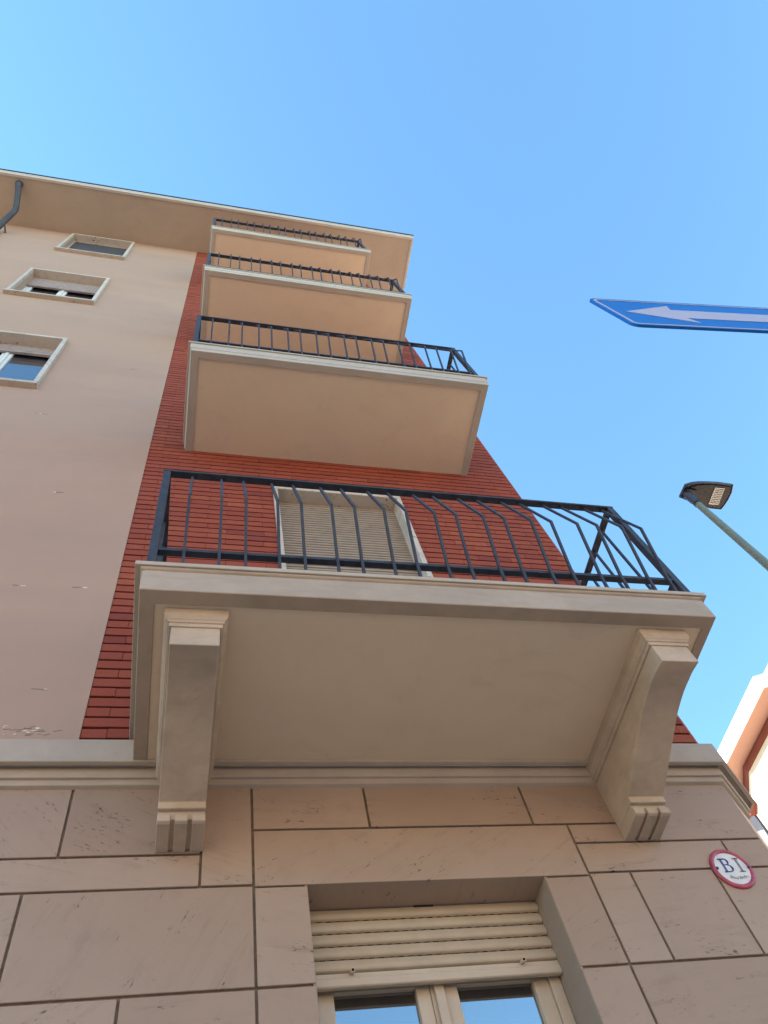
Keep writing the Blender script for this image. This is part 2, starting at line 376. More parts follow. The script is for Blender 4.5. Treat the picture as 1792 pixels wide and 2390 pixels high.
# brick strip: every course is laid, mortar deeply raked
DOOR = (0.505, 1.495, 4.31, 6.925)
P_, z0 = 0.0679, 4.221
br = MB(); r0 = 0
row = 0
while z0 + row*P_ < ZS+0.06:
    za = z0 + row*P_ + 0.0062; zb = z0 + (row+1)*P_ - 0.0062
    L = 0.25; ph = -0.34 if row % 2 == 1 else -0.215
    ph += random.uniform(-.004, .004)
    cuts = [XL] + [ph+L*k for k in range(-1, 14) if XL+0.03 < ph+L*k < XR-0.04] + [XR]
    for a, b in zip(cuts, cuts[1:]):
        segs = [(a, b)]
        if zb > DOOR[2] and za < DOOR[3]:
            segs = []
            if a < DOOR[0]: segs.append((a, min(b, DOOR[0])))
            if b > DOOR[1]: segs.append((max(a, DOOR[1]), b))
        for p, q in segs:
            if q-p < 0.01: continue
            yo = random.uniform(-0.0012, 0.0012); dz = random.uniform(-.0008, .0008)
            # corner bricks run round to the side wall
            br.box(p+0.0010, q-0.0010 if q < XR-0.001 else q, yo, 0.05, za+dz, zb+dz)
    # canted corner and side street face
    cx, cyy = XR+0.254, 0.24; h_ = 0.5 if row % 2 else 0.35
    br.pz([(XR+0.002, 0.002), (XR+0.254*h_-0.001, 0.24*h_-0.001), (XR+0.254*h_-0.035, 0.24*h_+0.034), (XR-0.033, 0.051)], za, zb)
    br.pz([(XR+0.254*h_+0.001, 0.24*h_+0.001), (cx, cyy), (cx-0.05, cyy+0.002), (XR+0.254*h_-0.033, 0.24*h_+0.036)], za, zb)
    for k in range(3):
        br.box(cx-0.05, cx+random.uniform(-.001, .001), cyy+0.002+0.25*k, cyy+0.248+0.25*k, za, zb)
    row += 1
br_o = br.build('brick_wall', M['brick'], house, bevel=0.0012)
mo = MB(); wall_with_holes(mo, XL, XR-0.012, 4.21, ZS+0.06, 0.018, 0.3, [DOOR]); mo.pz([(XR-0.0119, 0.018), (XR-0.002, 0.024), (XR+0.240, 0.25), (XR+0.240, 0.95), (XR-0.3, 0.95), (XR-0.3, 0.31)], 4.21, ZS+0.06)
mo.build('mortar_bed', M['mortar'], house)
# body of the building behind the skins
bd = MB()
bd.box(LEFT, LEFT+0.3, 0.301, BACK, 0, ZS+0.1).box(LEFT+0.301, XR-0.02, BACK-0.3, BACK, 0, ZS+0.1).box(XR-0.3, XR+0.253, 0.99, BACK-0.301, 4.1, ZS+0.1)
bd.build('rear_wall', M['stucco'], house)
rm = MB()
for zf in (4.35, 7.5, 10.7, 13.9): rm.box(LEFT+0.301, XR-0.301, 0.301, BACK-0.301, zf-0.15, zf)
rm.box(LEFT+0.301, XR-0.301, 2.8, 2.9, 0, ZS)
rm.build('floor_slab', M['inside'], house)

# ---- stone-clad base
XC = 2.566
CH1 = (2.566, 0.0); CH2 = (2.82, 0.24)     # canted street corner
SLABS = []
def slab(x0, x1, z0, z1): SLABS.append((x0, x1, z0, z1))
# top row, left
for a, b in ((-0.423, 0.089), (-1.13, -0.423), (-1.83, -1.13), (-2.6, -1.83)): slab(a, b, 3.682, 4.02)
slab(0.089, 0.285, 3.540, 4.02)
for a, b in ((-0.75, 0.089), (-1.55, -0.75), (-2.3, -1.55), (-3.1, -2.3)): slab(a, b, 3.540, 3.682)
for a, b in ((0.285, 0.767), (0.767, 1.495), (1.495, 1.965)): slab(a, b, 3.789, 4.02)
slab(0.285, 1.650, 3.536, 3.789)
slab(1.650, 1.965, 3.689, 3.789)
slab(1.965, XC, 3.689, 4.02)
slab(1.650, 2.360, 3.543, 3.689); slab(2.360, XC, 3.543, 3.689)
for a, b in ((0.285, 0.484), (-0.512, 0.285), (-1.30, -0.512), (-2.1, -1.30), (1.450, 1.650), (1.650, 1.836), (1.836, 2.228), (2.228, XC)):
    slab(a, b, 3.157, 3.532 if b in (0.484,) or a == 1.450 else 3.540 if b < 1.45 else 3.543)
for i, zt in enumerate((3.157, 2.775, 2.393, 2.011, 1.63, 1.25, 0.87, 0.49)):
    zb = zt-0.382 if i < 7 else 0.0
    if i % 2 == 0: cs = [(0.285, 0.484), (-0.145, 0.285), (-0.90, -0.145), (-1.7, -0.90), (-2.5, -1.7), (1.450, 1.647), (1.647, XC)]
    else: cs = [(0.285, 0.484), (-0.512, 0.285), (-1.30, -0.512), (-2.1, -1.30), (1.450, 1.650), (1.650, 2.1), (2.1, XC)]
    if zb < 1.30:   # below the window sill
        cs = [c for c in cs if c[1] <= 0.285 or c[0] >= 1.64] + [(0.285, 0.90), (0.90, 1.647)]
    for a, b in cs: slab(a, b, zb, zt)
J = 0.005
sl = MB()
for x0, x1, a, b in SLABS:
    L0 = x0+J if x0 not in (1.450,) else x0
    R0 = x1-J if x1 not in (0.484, XC) else x1
    top = b-J; bot = a+J
    if a == 3.536: bot = a
    d = random.uniform(-.0006, .0006)
    yb = 0.15 if (x1 == 0.484 or x0 == 1.450) else 0.05
    if a == 3.536: yb = 0.15
    if x1 == XC:
        sl.pz([(L0, 0.0), CH1, (CH1[0]-0.03, 0.06), (L0, 0.06)], bot, top)
    else:
        sl.box(L0, R0, d, yb, bot, top)
# side-street return and far-left run
for k in range(11):
    z1 = 4.0-0.38*k; z0_ = max(0, z1-0.38)
    for j in range(8): sl.box(CH2[0]-0.05, CH2[0], 0.25+0.8*j, 0.25+0.79+0.8*j, z0_+J, z1-J)
    sl.pz([(CH1[0]+0.002, 0.002), CH2, (CH2[0]-0.05, CH2[1]+0.01), (CH1[0]-0.04, 0.06)], z0_+J, z1-J)
    for j in range(9): sl.box(-3.1-0.8*j-0.8+J if k > 0 else -2.6-0.8*j-0.8+J, -3.1-0.8*j-J if k > 0 else -2.6-0.8*j-J, 0, 0.05, z0_+J, z1-J)
    if k > 0: sl.box(-3.1+J, -2.6-J if k % 2 else -2.2, 0.0006, 0.05, z0_+J, z1-J)
sl.build('stone_cladding', M['stone'], house, bevel=0.0018)
jb = MB(); wall_with_holes(jb, LEFT, XC-0.011, 0.0, 4.10, 0.011, 0.3, [(0.47, 1.462, 1.30, 3.546)])
jb.pz([(XC-0.0111, 0.011), (XC+0.0, 0.022), (CH2[0]-0.012, CH2[1]), (CH2[0]-0.012, BACK-0.1), (XC-0.3, BACK-0.1), (XC-0.3, 0.31)], 0, 4.1)
jb.build('stone_backing', M['joint'], house)

# ---- string course, mitred round the street corner
prof = [(0.08, 4.202), (0.08, 4.077), (0.058, 4.074), (0.056, 4.092), (0.036, 4.092), (0.036, 4.060), (0.032, 4.036), (0.019, 4.036), (0.018, 4.010), (0.0, 4.004), (-0.03, 4.004), (-0.03, 4.216), (0.0, 4.216)]
sc_ = MB()
sc_.psweep(prof, [(LEFT, 0), CH1, CH2, (CH2[0], BACK)])
sc_.build('string_course', M['string'], house, bevel=0.0022)

# ---- balconies
def coping_and_fascia(zc, xl, xr, P, fx, hf, inset, name_panel=True, big=False):
    """returns the balcony part (fascia ring) with coping, soffit panel"""
    zb = zc-hf; fl, fr, fP = xl+fx, xr-fx, P-0.022
    loc = Vector((0, 0, zc))
    Z = lambda z: z-zc
    if big:
        pr = [(-0.058, -0.030, -0.091, zb), (-0.001, 0.036, -0.043, zb), (0.0, 0.031, -0.034, zb+0.04), (0.004, 0.012, -0.006, zc-0.054), (-0.006, 0.002, -0.016, zc-0.050), (-0.006, 0.002, -0.016, zc-0.043), (0.010, 0.012, 0.004, zc-0.036), (0.014, 0.015, 0.012, zc-0.026), (-0.058, -0.030, -0.091, zc-0.026)]
    else:
        pr = [(-0.058, zb), (0.0, zb), (0.002, zb+0.045), (0.010, zb+0.055), (0.010, zc-0.036), (0.012, zc-0.024), (-0.058, zc-0.024)]
    b = MB().usweep([tuple(q[:-1])+(Z(q[-1]),) for q in pr], fl, fr, fP)
    part = b.build('balcony', M['concrete'] if big else M['band'], house, loc=loc, bevel=0.003 if big else 0.002)
    c = MB().usweep([(-0.30, Z(zc-0.022)), (0, Z(zc-0.025)), (0, Z(zc)), (-0.30, Z(zc))], xl, xr, P)
    c.build('coping', M['coping'], part, bevel=0.002)
    pn = MB().box(fl+0.03, fr-(0.07 if big else 0.03), -fP+0.025, 0.01, Z(zb+inset), Z(zc-0.03))
    pn.build('soffit_panel', M['panel'], part)
    MB().box(xl+0.28, xr-0.28, -P+0.28, 0.005, Z(zc-0.029), Z(zc-0.010)).build('floor', M['coping'], part)
    return part

BAL_X = [-0.067+0.2505*k for k in range(10)] + [0.075+0.2505*k for k in range(9)]
def railing(part, xl, xr, P):
    """xl, xr, P = centre lines of the railing; z from the coping"""
    H = 0.895
    s = (xr-xl)/(2.235+0.19)
    def post(x, y):
        MB().box(x-0.0175, x+0.0175, y-0.0175, y+0.0175, 0, H-0.008).build('corner_post', M['rail'], part, bevel=0.0015)
    post(xl, -P); post(xr, -P)
    # handrail: flat bar on three sides
    hr = MB(); hw = 0.019
    hr.usweep([(-hw, H-0.008), (hw, H-0.008), (hw, H+0.006), (-hw, H+0.006)], xl, xr, P)
    hr.build('handrail', M['rail'], part, bevel=0.001)
    lr = MB(); lr.usweep([(-0.015, 0.128), (0.015, 0.128), (0.015, 0.148), (-0.015, 0.148)], xl, xr, P)
    lr.build('bottom_rail', M['rail'], part, bevel=0.001)
    for bx in BAL_X:
        x = xl+(bx+0.19)*s
        y = -P
        MB().bar([(x, y, 0), (x, y-0.020, 0.14), (x, y-0.105, 0.475), (x, y+0.008, H-0.006)], 0.012, 0.012).build('baluster', M['rail'], part)
    k = 0
    n = 6; 
    for side in (xl, xr):
        for j in range(n):
            y = -P + 0.138*(j+1)
            if y > -0.03: continue
            MB().box(side-0.006, side+0.006, y-0.006, y+0.006, 0, H-0.006).build('baluster', M['rail'], part)

ZC = 4.306
b1 = coping_and_fascia(ZC, -0.241, 2.287, 0.908, 0.034, 0.221, 0.006, big=True)
railing(b1, -0.185, 2.224, 0.872)

# brackets
def bracket(part, x0, x1):
    Z = lambda z: z-ZC
    b = MB()
    body = [(0.0, 4.10), (-0.815, 4.10), (-0.815, 3.904), (-0.79, 3.909), (-0.74, 3.914), (-0.68, 3.914), (-0.61, 3.907), (-0.54, 3.895), (-0.46, 3.872), (-0.37, 3.842), (-0.28, 3.810), (-0.20, 3.783), (-0.172, 3.777),
            (-0.172, 3.749), (0.0, 3.749)]
    # smooth hollow sweep of the underside
    ctl = [(-0.815, 3.903), (-0.73, 3.9155), (-0.64, 3.9125), (-0.54, 3.896), (-0.44, 3.866), (-0.33, 3.828), (-0.24, 3.799), (-0.172, 3.778)]
    sm = []
    for i in range(len(ctl)-1):
        p0 = ctl[max(0, i-1)]; p1 = ctl[i]; p2 = ctl[i+1]; p3 = ctl[min(len(ctl)-1, i+2)]
        for j in range(4):
            t = j/4
            sm.append(tuple(0.5*((2*b_)+(c_-a_)*t+(2*a_-5*b_+4*c_-d_)*t*t+(-a_+3*b_-3*c_+d_)*t**3) for a_, b_, c_, d_ in zip(p0, p1, p2, p3)))
    body = [(0.0, 4.10), (-0.815, 4.10)] + sm + [(-0.172, 3.778), (-0.172, 3.749), (0.0, 3.749)]
    b.px([(y, Z(z)) for y, z in body], x0, x1)
    b.px([(y, Z(z)) for y, z in [(0.0, 3.752), (-0.152, 3.752), (-0.152, 3.714), (-0.10, 3.704), (0.0, 3.702)]], x0+0.002, x1-0.002)
    w = x1-x0; g = 0.016; rw = (w-2*g)/3
    for i in range(3):
        a = x0+i*(rw+g)
        b.px([(y, Z(z)) for y, z in [(0.0, 3.741), (-0.150, 3.741), (-0.156, 3.733), (-0.163, 3.727), (-0.163, 3.699), (-0.150, 3.694), (0.0, 3.690)]], a, a+rw)
    o = b.build('bracket', M['bracket'], part, bevel=0.0025)
    # capital moulding, three sides under the slab
    c = MB()
    pr = [(-0.02, 4.004), (0.009, 4.004), (0.009, 4.022), (0.015, 4.023), (0.016, 4.030), (0.022, 4.036), (0.029, 4.050), (0.029, 4.094), (-0.02, 4.094)]
    c.usweep([(o_, Z(z)) for o_, z in pr], x0, x1, 0.812, y0=-0.02)
    c.build('bracket_capital', M['bracket'], part, bevel=0.0015)
bracket(b1, -0.082, 0.094)
bracket(b1, 1.886, 2.058)

b2 = coping_and_fascia(7.685, -0.205, 2.247, 0.853, 0.028, 0.170, 0.010)
railing(b2, -0.156, 2.180, 0.818)
for zc in (10.868, 14.051):
    c = copy_tree(b2, house); c.location.z = zc

# ---- door on the first balcony: stone surround and closed roller shutter
x0, x1, zt = 0.500, 1.500, 6.955
dr = MB(); t = 0.036
dr.box(x0, x0+t, -0.016, 0.13, 4.30, zt-t).box(x1-t, x1, -0.016, 0.13, 4.30, zt-t).box(x0, x1, -0.0165, 0.13, zt-t+0.0004, zt)
door = dr.build('balcony_door', M['surround'], house, bevel=0.002)
def slats(x0, x1, z0, z1, pitch, y, depth=0.007, slots=None):
    b = MB(); n = int(round((z1-z0)/pitch)); pitch = (z1-z0)/n
    for i in range(n):
        a = z0+i*pitch; p = []
        K = 12
        for k in range(K+1):
            tt = k/K; p.append((y-depth*math.sin(math.pi*min(1, max(0, 0.04+0.92*tt**0.62)))**0.75, a+0.0035+(pitch-0.004)*tt))
        p += [(y+0.004, a+pitch-0.0005), (y+0.004, a+0.0035)]
        b.px(p, x0, x1)
        if slots and i > 0:
            x = x0+0.012
            while x < x1-0.02:
                b.box(x, x+slots, y-0.0030, y+0.002, a-0.0010, a+0.0040, 1); x += slots*2
    b.box(x0, x1, y+0.0045, y+0.0075, z0, z1, 1)
    return b
slats(x0+t, x1-t, 4.32, zt-t, 0.0345, 0.102, 0.009).build('roller_shutter', [M['shutter_grey'], M['slot']], door)

# ---- ground-floor window under the balcony
gw = MB()
# inner lining of the reveal
gw.box(0.486, 1.448, 0.150, 0.26, 3.537, 3.56).box(0.474, 0.484, 0.1505, 0.26, 1.3, 3.536).box(1.4505, 1.462, 0.1505, 0.26, 1.3, 3.536)
gw.box(0.4745, 0.485, 0.004, 0.1495, 1.3, 3.5355).box(1.449, 1.4595, 0.004, 0.1495, 1.3, 3.5355)
gwin = gw.build('street_window', M['reveal'], house, bevel=0.001)
MB().box(0.40, 1.53, -0.05, 0.2, 1.26, 1.30).build('sill', M['surround'], gwin, bevel=0.003)
sh = slats(0.486, 1.448, 3.283, 3.5355, 0.0545, 0.160, 0.016, slots=0.0185)
sh.build('roller_shutter', [M['shutter'], M['slot']], gwin, smooth=False)
MB().px([(0.158, 3.2815), (0.146, 3.278), (0.146, 3.262), (0.142, 3.258), (0.142, 3.232), (0.147, 3.228), (0.164, 3.228), (0.164, 3.2815)], 0.486, 1.448).build('shutter_bottom_bar', M['frame'], gwin, bevel=0.001)
MB().box(0.93, 1.01, 0.1505, 0.16, 3.531, 3.5395).build('shutter_catch', M['slot'], gwin)
for kx in (0.642, 1.300):
    k = MB(); k.tube([(kx, 0.143, 3.276), (kx, 0.118, 3.272)], 0.0085, 14).tube([(kx, 0.1179, 3.272), (kx, 0.1172, 3.2719)], 0.0055, 12, 1)
    k.build('shutter_stop', [M['frame'], M['slot']], gwin)
# sashes: outer frame, two leaves, panes
YF = 0.195
def stile(name, a, b, z0, z1, y0, y1, step=0.0):
    q = MB(); q.box(a, b, y0, y1, z0, z1)
    return q.build(name, M['frame'], gwin, bevel=0.003, seg=2)
stile('window_frame', 0.487, 0.512, 1.30, 3.30, YF-0.012, 0.26); stile('window_frame', 1.405, 1.449, 1.30, 3.30, YF-0.012, 0.26)
stile('window_frame', 0.5125, 1.4045, 3.262, 3.30, YF-0.006, 0.26)
for a, b in ((0.513, 0.934), (0.936, 1.404)):
    lf = MB()
    l0, l1 = a, b
    ia = a+(0.062 if a < 0.6 else 0.098); ib = b-(0.050 if a < 0.6 else 0.062)
    if a < 0.6: ia = 0.578; ib = 0.882
    else: ia = 1.040; ib = 1.343
    lf.box(l0, ia, YF, 0.255, 1.32, 3.2615).box(ib, l1, YF, 0.255, 1.32, 3.2615).box(ia, ib, YF+0.001, 0.254, 3.2400, 3.2614).box(ia, ib, YF+0.001, 0.254, 1.32, 1.38)
    if a > 0.6: lf.box(0.948, 0.985, YF-0.016, YF-0.0005, 1.32, 3.2613)
    leaf = lf.build('sash', M['frame'], gwin, bevel=0.0035, seg=2)
    MB().box(ia, ib, YF+0.022, YF+0.028, 1.38, 3.2399).build('pane', M['glass'], gwin)

# ---- the three windows in the stucco
def stone_surround(x0, x1, z0, z1, name='window'):
    """x0..z1 = outer edge of the surround"""
    b = MB(); t = 0.042; pr = 0.045
    b.box(x0, x0+t, -pr, 0.14, z0+t+0.0005, z1-t-0.0005).box(x1-t, x1, -pr, 0.14, z0+t+0.0005, z1-t-0.0005)
    b.box(x0-0.002, x1+0.002, -pr-0.002, 0.14, z1-t, z1)
    o = b.build(name, M['surround'], house, bevel=0.0025)
    MB().box(x0-0.008, x1+0.008, -pr-0.018, 0.14, z0, z0+t).build('sill', M['surround'], o, bevel=0.003)
    return o
for i, (z0_, z1_) in enumerate(((8.575, 10.10), (11.775, 13.25), (14.86, 16.40))):
    x0, x1 = -2.545, -1.512
    o = stone_surround(x0, x1, z0_, z1_); a, b = x0+0.042, x1-0.042; c, d = z0_+0.042, z1_-0.042
    if i == 2:
        o['label'] = 'topmost window, closed by a dark screen'
        MB().box(a, b, 0.085, 0.095, c, d).build('screen', M['screen'], o)
        fr = MB(); fr.box(a, a+0.018, 0.07, 0.0849, c, d).box(b-0.018, b, 0.07, 0.0849, c, d).box(a+0.0181, b-0.0181, 0.07, 0.0849, d-0.018, d)
        fr.build('screen_frame', M['surround'], o)
        continue
    drop = (0.22, 0.45)[i]
    q = slats(a, b, d-drop, d, (0.038, 0.038)[i], 0.085, 0.009)
    q.build('roller_shutter', [M['shutter_old'], M['slot']], o)
    MB().box(a, b, 0.072, 0.098, d-drop-0.022, d-drop-0.001).build('shutter_bottom_bar', M['shutter_old'], o)
    xm = (a+b)/2 - 0.01
    for (p, q_) in ((a, a+0.03), (b-0.03, b)): MB().box(p, q_, 0.10, 0.138, c, d).build('window_frame', M['frame_old'], o, bevel=0.003)
    for (p, q_) in ((a+0.031, xm-0.002), (xm+0.002, b-0.031)):
        s2 = MB(); s2.box(p, p+0.05, 0.104, 0.137, c, d).box(q_-0.05, q_, 0.104, 0.137, c, d).box(p+0.0502, q_-0.0502, 0.1045, 0.1365, c, c+0.05)
        s2.build('sash', M['frame_old'], o, bevel=0.003)
        MB().box(p+0.0502, q_-0.0502, 0.120, 0.125, c+0.0502, d).build('pane', M['glass'] if i == 0 else M['glass_dark'], o)
    MB().box(xm-0.018, xm+0.018, 0.090, 0.1035, c, d-drop-0.023).build('window_frame', M['frame_old'], o, bevel=0.004)
    if i == 1: MB().box(a+0.002, a+0.03, -0.03, -0.012, c+0.001, c+0.16).build('shutter_stop', M['frame_old'], o, bevel=0.003)

# ---- eaves
EX, PE = 3.452, 0.838
ev = MB()
zo, zi = ZS-0.012, ZS+0.058      # soffit rises slightly towards the wall
yl = BACK+0.8
ev.add([(LEFT-0.8, -PE+0.02, zo), (EX-0.02, -PE+0.02, zo), (XR, 0, zi), (LEFT, 0, zi), (LEFT-0.8, -PE+0.02, zo+0.17), (EX-0.02, -PE+0.02, zo+0.17), (XR, 0, zo+0.17), (LEFT, 0, zo+0.17)],
       [(0, 1, 2, 3), (4, 5, 6, 7), (0, 1, 5, 4), (1, 2, 6, 5), (2, 3, 7, 6), (3, 0, 4, 7)])
ev.add([(EX-0.02, -PE+0.02, zo), (EX-0.02, yl, zo), (XR, BACK, zi), (XR, 0, zi), (EX-0.02, -PE+0.02, zo+0.17), (EX-0.02, yl, zo+0.17), (XR, BACK, zo+0.17), (XR, 0, zo+0.17)],
       [(0, 1, 2, 3), (4, 5, 6, 7), (0, 1, 5, 4), (1, 2, 6, 5), (2, 3, 7, 6), (3, 0, 4, 7)])
eave = ev.build('eave', M['eave'], house)
fa = MB(); R = []
fp = [(0.0, zo-0.012), (-0.05, zo-0.012), (-0.05, zo+0.16), (0.015, zo+0.16), (0.015, zo+0.10), (0.0, zo+0.085)]
fp = [(-0.045, zo-0.010), (0.0, zo-0.010), (0.0, zo+0.085), (0.014, zo+0.095), (0.014, zo+0.165), (-0.045, zo+0.165)]
R = [[(LEFT-0.8, -(PE+o_), z) for o_, z in fp], [(EX+o_, -(PE+o_), z) for o_, z in fp], [(EX+o_, yl, z) for o_, z in fp]]
fa.rings(R); fa.build('fascia_board', M['fascia'], eave, bevel=0.003)
fl = MB(); gp = [(-0.05, zo+0.166), (0.030, zo+0.166), (0.032, zo+0.19), (-0.05, zo+0.19)]
fl.rings([[(LEFT-0.8, -(PE+o_), z) for o_, z in gp], [(EX+o_, -(PE+o_), z) for o_, z in gp], [(EX+o_, yl, z) for o_, z in gp]])
fl.build('metal_flashing', M['flash'], eave)
rf = MB(); rf.add([(LEFT-0.8, -PE, zo+0.18), (EX, -PE, zo+0.18), (EX, yl, zo+0.18), (LEFT-0.8, yl, zo+0.18), (LEFT+3, 4.0, zo+1.2), (XR-2.5, 4.0, zo+1.2)],
   [(0, 1, 2, 3), (0, 1, 5, 4), (1, 2, 5), (2, 3, 4, 5), (3, 0, 4)])
rf.build('roof', M['roof'], house)

# ---- downpipe
dp = MB()
pts = [(-3.40, -0.70, ZS+0.02), (-3.40, -0.695, 16.47), (-3.397, -0.68, 16.42), (-3.393, -0.65, 16.385), (-3.385, -0.60, 16.35), (-3.372, -0.40, 16.14), (-3.375, -0.345, 16.08), (-3.39, -0.31, 16.02), (-3.53, -0.12, 15.72), (-3.56, -0.085, 15.66), (-3.565, -0.075, 15.58), (-3.565, -0.075, 4.3)]
dp.tube(pts, 0.048, 18)
dpo = dp.build('downpipe', M['pipe'], house, smooth=True)
MB().tube([(-3.40, -0.70, ZS+0.03), (-3.40, -0.698, ZS-0.06)], 0.056, 18).build('pipe_collar', M['pipe'], dpo, smooth=True)
MB().tube([(-3.478, 0.02, 15.78), (-3.48, -0.05, 15.80), (-3.49, -0.10, 15.83)], 0.012, 8).tube([(-3.478, 0.0, 15.77), (-3.478, -0.012, 15.77)], 0.022, 10).build('pipe_clamp', M['flash'], dpo, smooth=True)
for zc in (13.5, 10.5, 7.5): MB().tube([(-3.565, -0.075, zc), (-3.565, -0.075, zc+0.04)], 0.054, 18).build('pipe_clamp', M['flash'], dpo)

# ------------------------------------------------------------------ enamel plate
plx, plz, pr_ = 2.320, 3.534, 0.0965
plate = tag(empty('enamel_plate', (plx, -0.001, plz)), 'round white enamel plate with red rim and letters BI on the stone wall', 'plate')
def disc(r, y0, y1, n=64): return [(r*math.cos(2*math.pi*i/n), r*math.sin(2*math.pi*i/n)) for i in range(n)]
b = MB()
rim = [(pr_, 0.0), (pr_, -0.006), (pr_-0.004, -0.0095), (pr_-0.010, -0.0105), (pr_-0.016, -0.0092), (pr_-0.0195, -0.0065), (pr_-0.0195, 0.0)]
n = 72
R = [[(r*math.cos(2*math.pi*i/n), y, r*math.sin(2*math.pi*i/n)) for r, y in rim] for i in range(n)]
vv = [p for q in R for p in q]; kk = len(rim); ff = []
for i in range(n):
    for j in range(kk): ff.append([i*kk+j, i*kk+(j+1) % kk, ((i+1) % n)*kk+(j+1) % kk, ((i+1) % n)*kk+j])
b.add(vv, ff); b.build('rim', M['enamel_red'], plate, smooth=True)
# slightly domed face
dm = MB(); RR = []
for k in range(6):
    r = (pr_-0.019)*(1-k/6.0); y = -0.0055-0.0035*(1-(r/(pr_-0.019))**2)
    RR.append([(r*math.cos(2*math.pi*i/n), y, r*math.sin(2*math.pi*i/n)) for i in range(n)])
RR.append([(0.001*math.cos(2*math.pi*i/n), -0.009, 0.001*math.sin(2*math.pi*i/n)) for i in range(n)])
dm.rings(RR, True); dm.build('face', M['enamel'], plate, smooth=True)
YL = -0.0098
def flat(mb, poly): mb.py(poly, YL, YL+0.0045)
# letter B, serif, in the plate's plane
hB = 0.068
def ringseg(cx, cz, ro, ri, a0, a1, sx=1.0, k=14):
    out = [(cx+sx*ro*math.cos(a0+(a1-a0)*i/k), cz+ro*math.sin(a0+(a1-a0)*i/k)) for i in range(k+1)]
    inn = [(cx+sx*ri*math.cos(a0+(a1-a0)*i/k), cz+ri*math.sin(a0+(a1-a0)*i/k)) for i in range(k+1)]
    return [[out[i], out[i+1], inn[i+1], inn[i]] for i in range(k)]
B = MB(); bx, bz = -0.048, -0.020
def st_rect(mb, x0, x1, z0, z1): flat(mb, [(x0, z0), (x1, z0), (x1, z1), (x0, z1)])
st_rect(B, bx+0.007, bx+0.0165, bz, bz+hB)                       # stem
st_rect(B, bx, bx+0.030, bz, bz+0.0045); st_rect(B, bx, bx+0.028, bz+hB-0.0045, bz+hB); st_rect(B, bx+0.0165, bx+0.028, bz+0.0345, bz+0.0385)
for q in ringseg(bx+0.028, bz+0.0512, 0.0168, 0.0112, -math.pi/2, math.pi/2, 1.0): flat(B, q)
for q in ringseg(bx+0.030, bz+0.0192, 0.0192, 0.0135, -math.pi/2, math.pi/2, 1.05): flat(B, q)
for q in ringseg(bx+0.028, bz+0.0512, 0.0160, 0.0085, -0.7, 0.7, 1.0): flat(B, q)
for q in ringseg(bx+0.030, bz+0.0192, 0.0185, 0.0105, -0.7, 0.7, 1.05): flat(B, q)
B.build('letter_b', M['enamel_blue'], plate)
I = MB(); ix = 0.0385
st_rect(I, ix-0.005, ix+0.005, bz, bz+hB); st_rect(I, ix-0.014, ix+0.014, bz, bz+0.0045); st_rect(I, ix-0.014, ix+0.014, bz+hB-0.0045, bz+hB)
I.build('letter_i', M['enamel_faded'], plate)
# small worn handwriting under the letters
wr = MB(); random.seed(3)
def stroke(p, r=0.0006): wr.tube([(x, -0.0092, z) for x, z in p], r, 5)
xs = -0.040
for k in range(13):
    x = xs+0.0072*k; z = -0.047-0.014*math.exp(-((x-0.0)/0.03)**2)*0.6 + 0.004*(k % 2)
    h = random.choice((0.005, 0.007, 0.011))
    stroke([(x, z), (x+0.002, z+h), (x+0.0045, z+h*0.4), (x+0.0062, z-0.001)])
    if k % 3 == 1: stroke([(x, z+h), (x-0.002, z+h*0.5), (x+0.003, z-0.004)])
wr.build('small_writing', M['enamel_faded'], plate)
random.seed(11)
for sx in (-0.0735, 0.0810):
    MB().tube([(sx, -0.004, 0.002), (sx, -0.0125, 0.002)], [0.0065, 0.0055], 12).build('screw', M['flash'], plate, bevel=0.001)

# ------------------------------------------------------------------ one-way sign
sg = tag(empty('one_way_sign', (0.907, -2.265, 3.22-0.008), math.atan2(-0.08418, 0.99645)), 'blue one way sign with a long pale arrow pointing left, high on a pole', 'road sign')
Wd, Hh = 1.0, 0.264
def rrect(x0, x1, z0, z1, r, k=5):
    p = []
    for cx, cz, a in ((x1-r, z1-r, 0), (x0+r, z1-r, 90), (x0+r, z0+r, 180), (x1-r, z0+r, 270)):
        for i in range(k+1):
            t_ = math.radians(a+90*i/k); p.append((cx+r*math.cos(t_), cz+r*math.sin(t_)))
    return p
def ring_y(mb, outer, inner, y0, y1):
    n = len(outer); V = [(p[0], y0, p[1]) for p in outer]+[(p[0], y0, p[1]) for p in inner]+[(p[0], y1, p[1]) for p in outer]+[(p[0], y1, p[1]) for p in inner]
    F = []
    for i in range(n):
        j = (i+1) % n
        F += [[i, j, n+j, n+i], [2*n+i, 2*n+j, 3*n+j, 3*n+i], [i, j, 2*n+j, 2*n+i], [n+i, n+j, 3*n+j, 3*n+i]]
    mb.add(V, F)
MB().py(rrect(0.002, Wd-0.002, 0.002, Hh-0.002, 0.020), -0.0005, 0.0022).build('sign_face', M['sign_blue'], sg)
rb = MB(); ring_y(rb, rrect(0, Wd, 0, Hh, 0.022), rrect(0.003, Wd-0.003, 0.003, Hh-0.003, 0.019), -0.0015, 0.005)
rb.build('sign_edge', M['sign_blue'], sg)
rb = MB(); ring_y(rb, rrect(0.0075, Wd-0.0075, 0.0075, Hh-0.0075, 0.016), rrect(0.0145, Wd-0.0145, 0.0145, Hh-0.0145, 0.011), -0.0016, -0.0002)
rb.build('white_border', M['sign_white'], sg)
hz = Hh/2
MB().py([(0.044, hz), (0.196, hz-0.086), (0.183, hz-0.041), (0.93, hz-0.041), (0.93, hz+0.041), (0.183, hz+0.041), (0.196, hz+0.086)], -0.0016, -0.0002).build('arrow', M['sign_white'], sg)
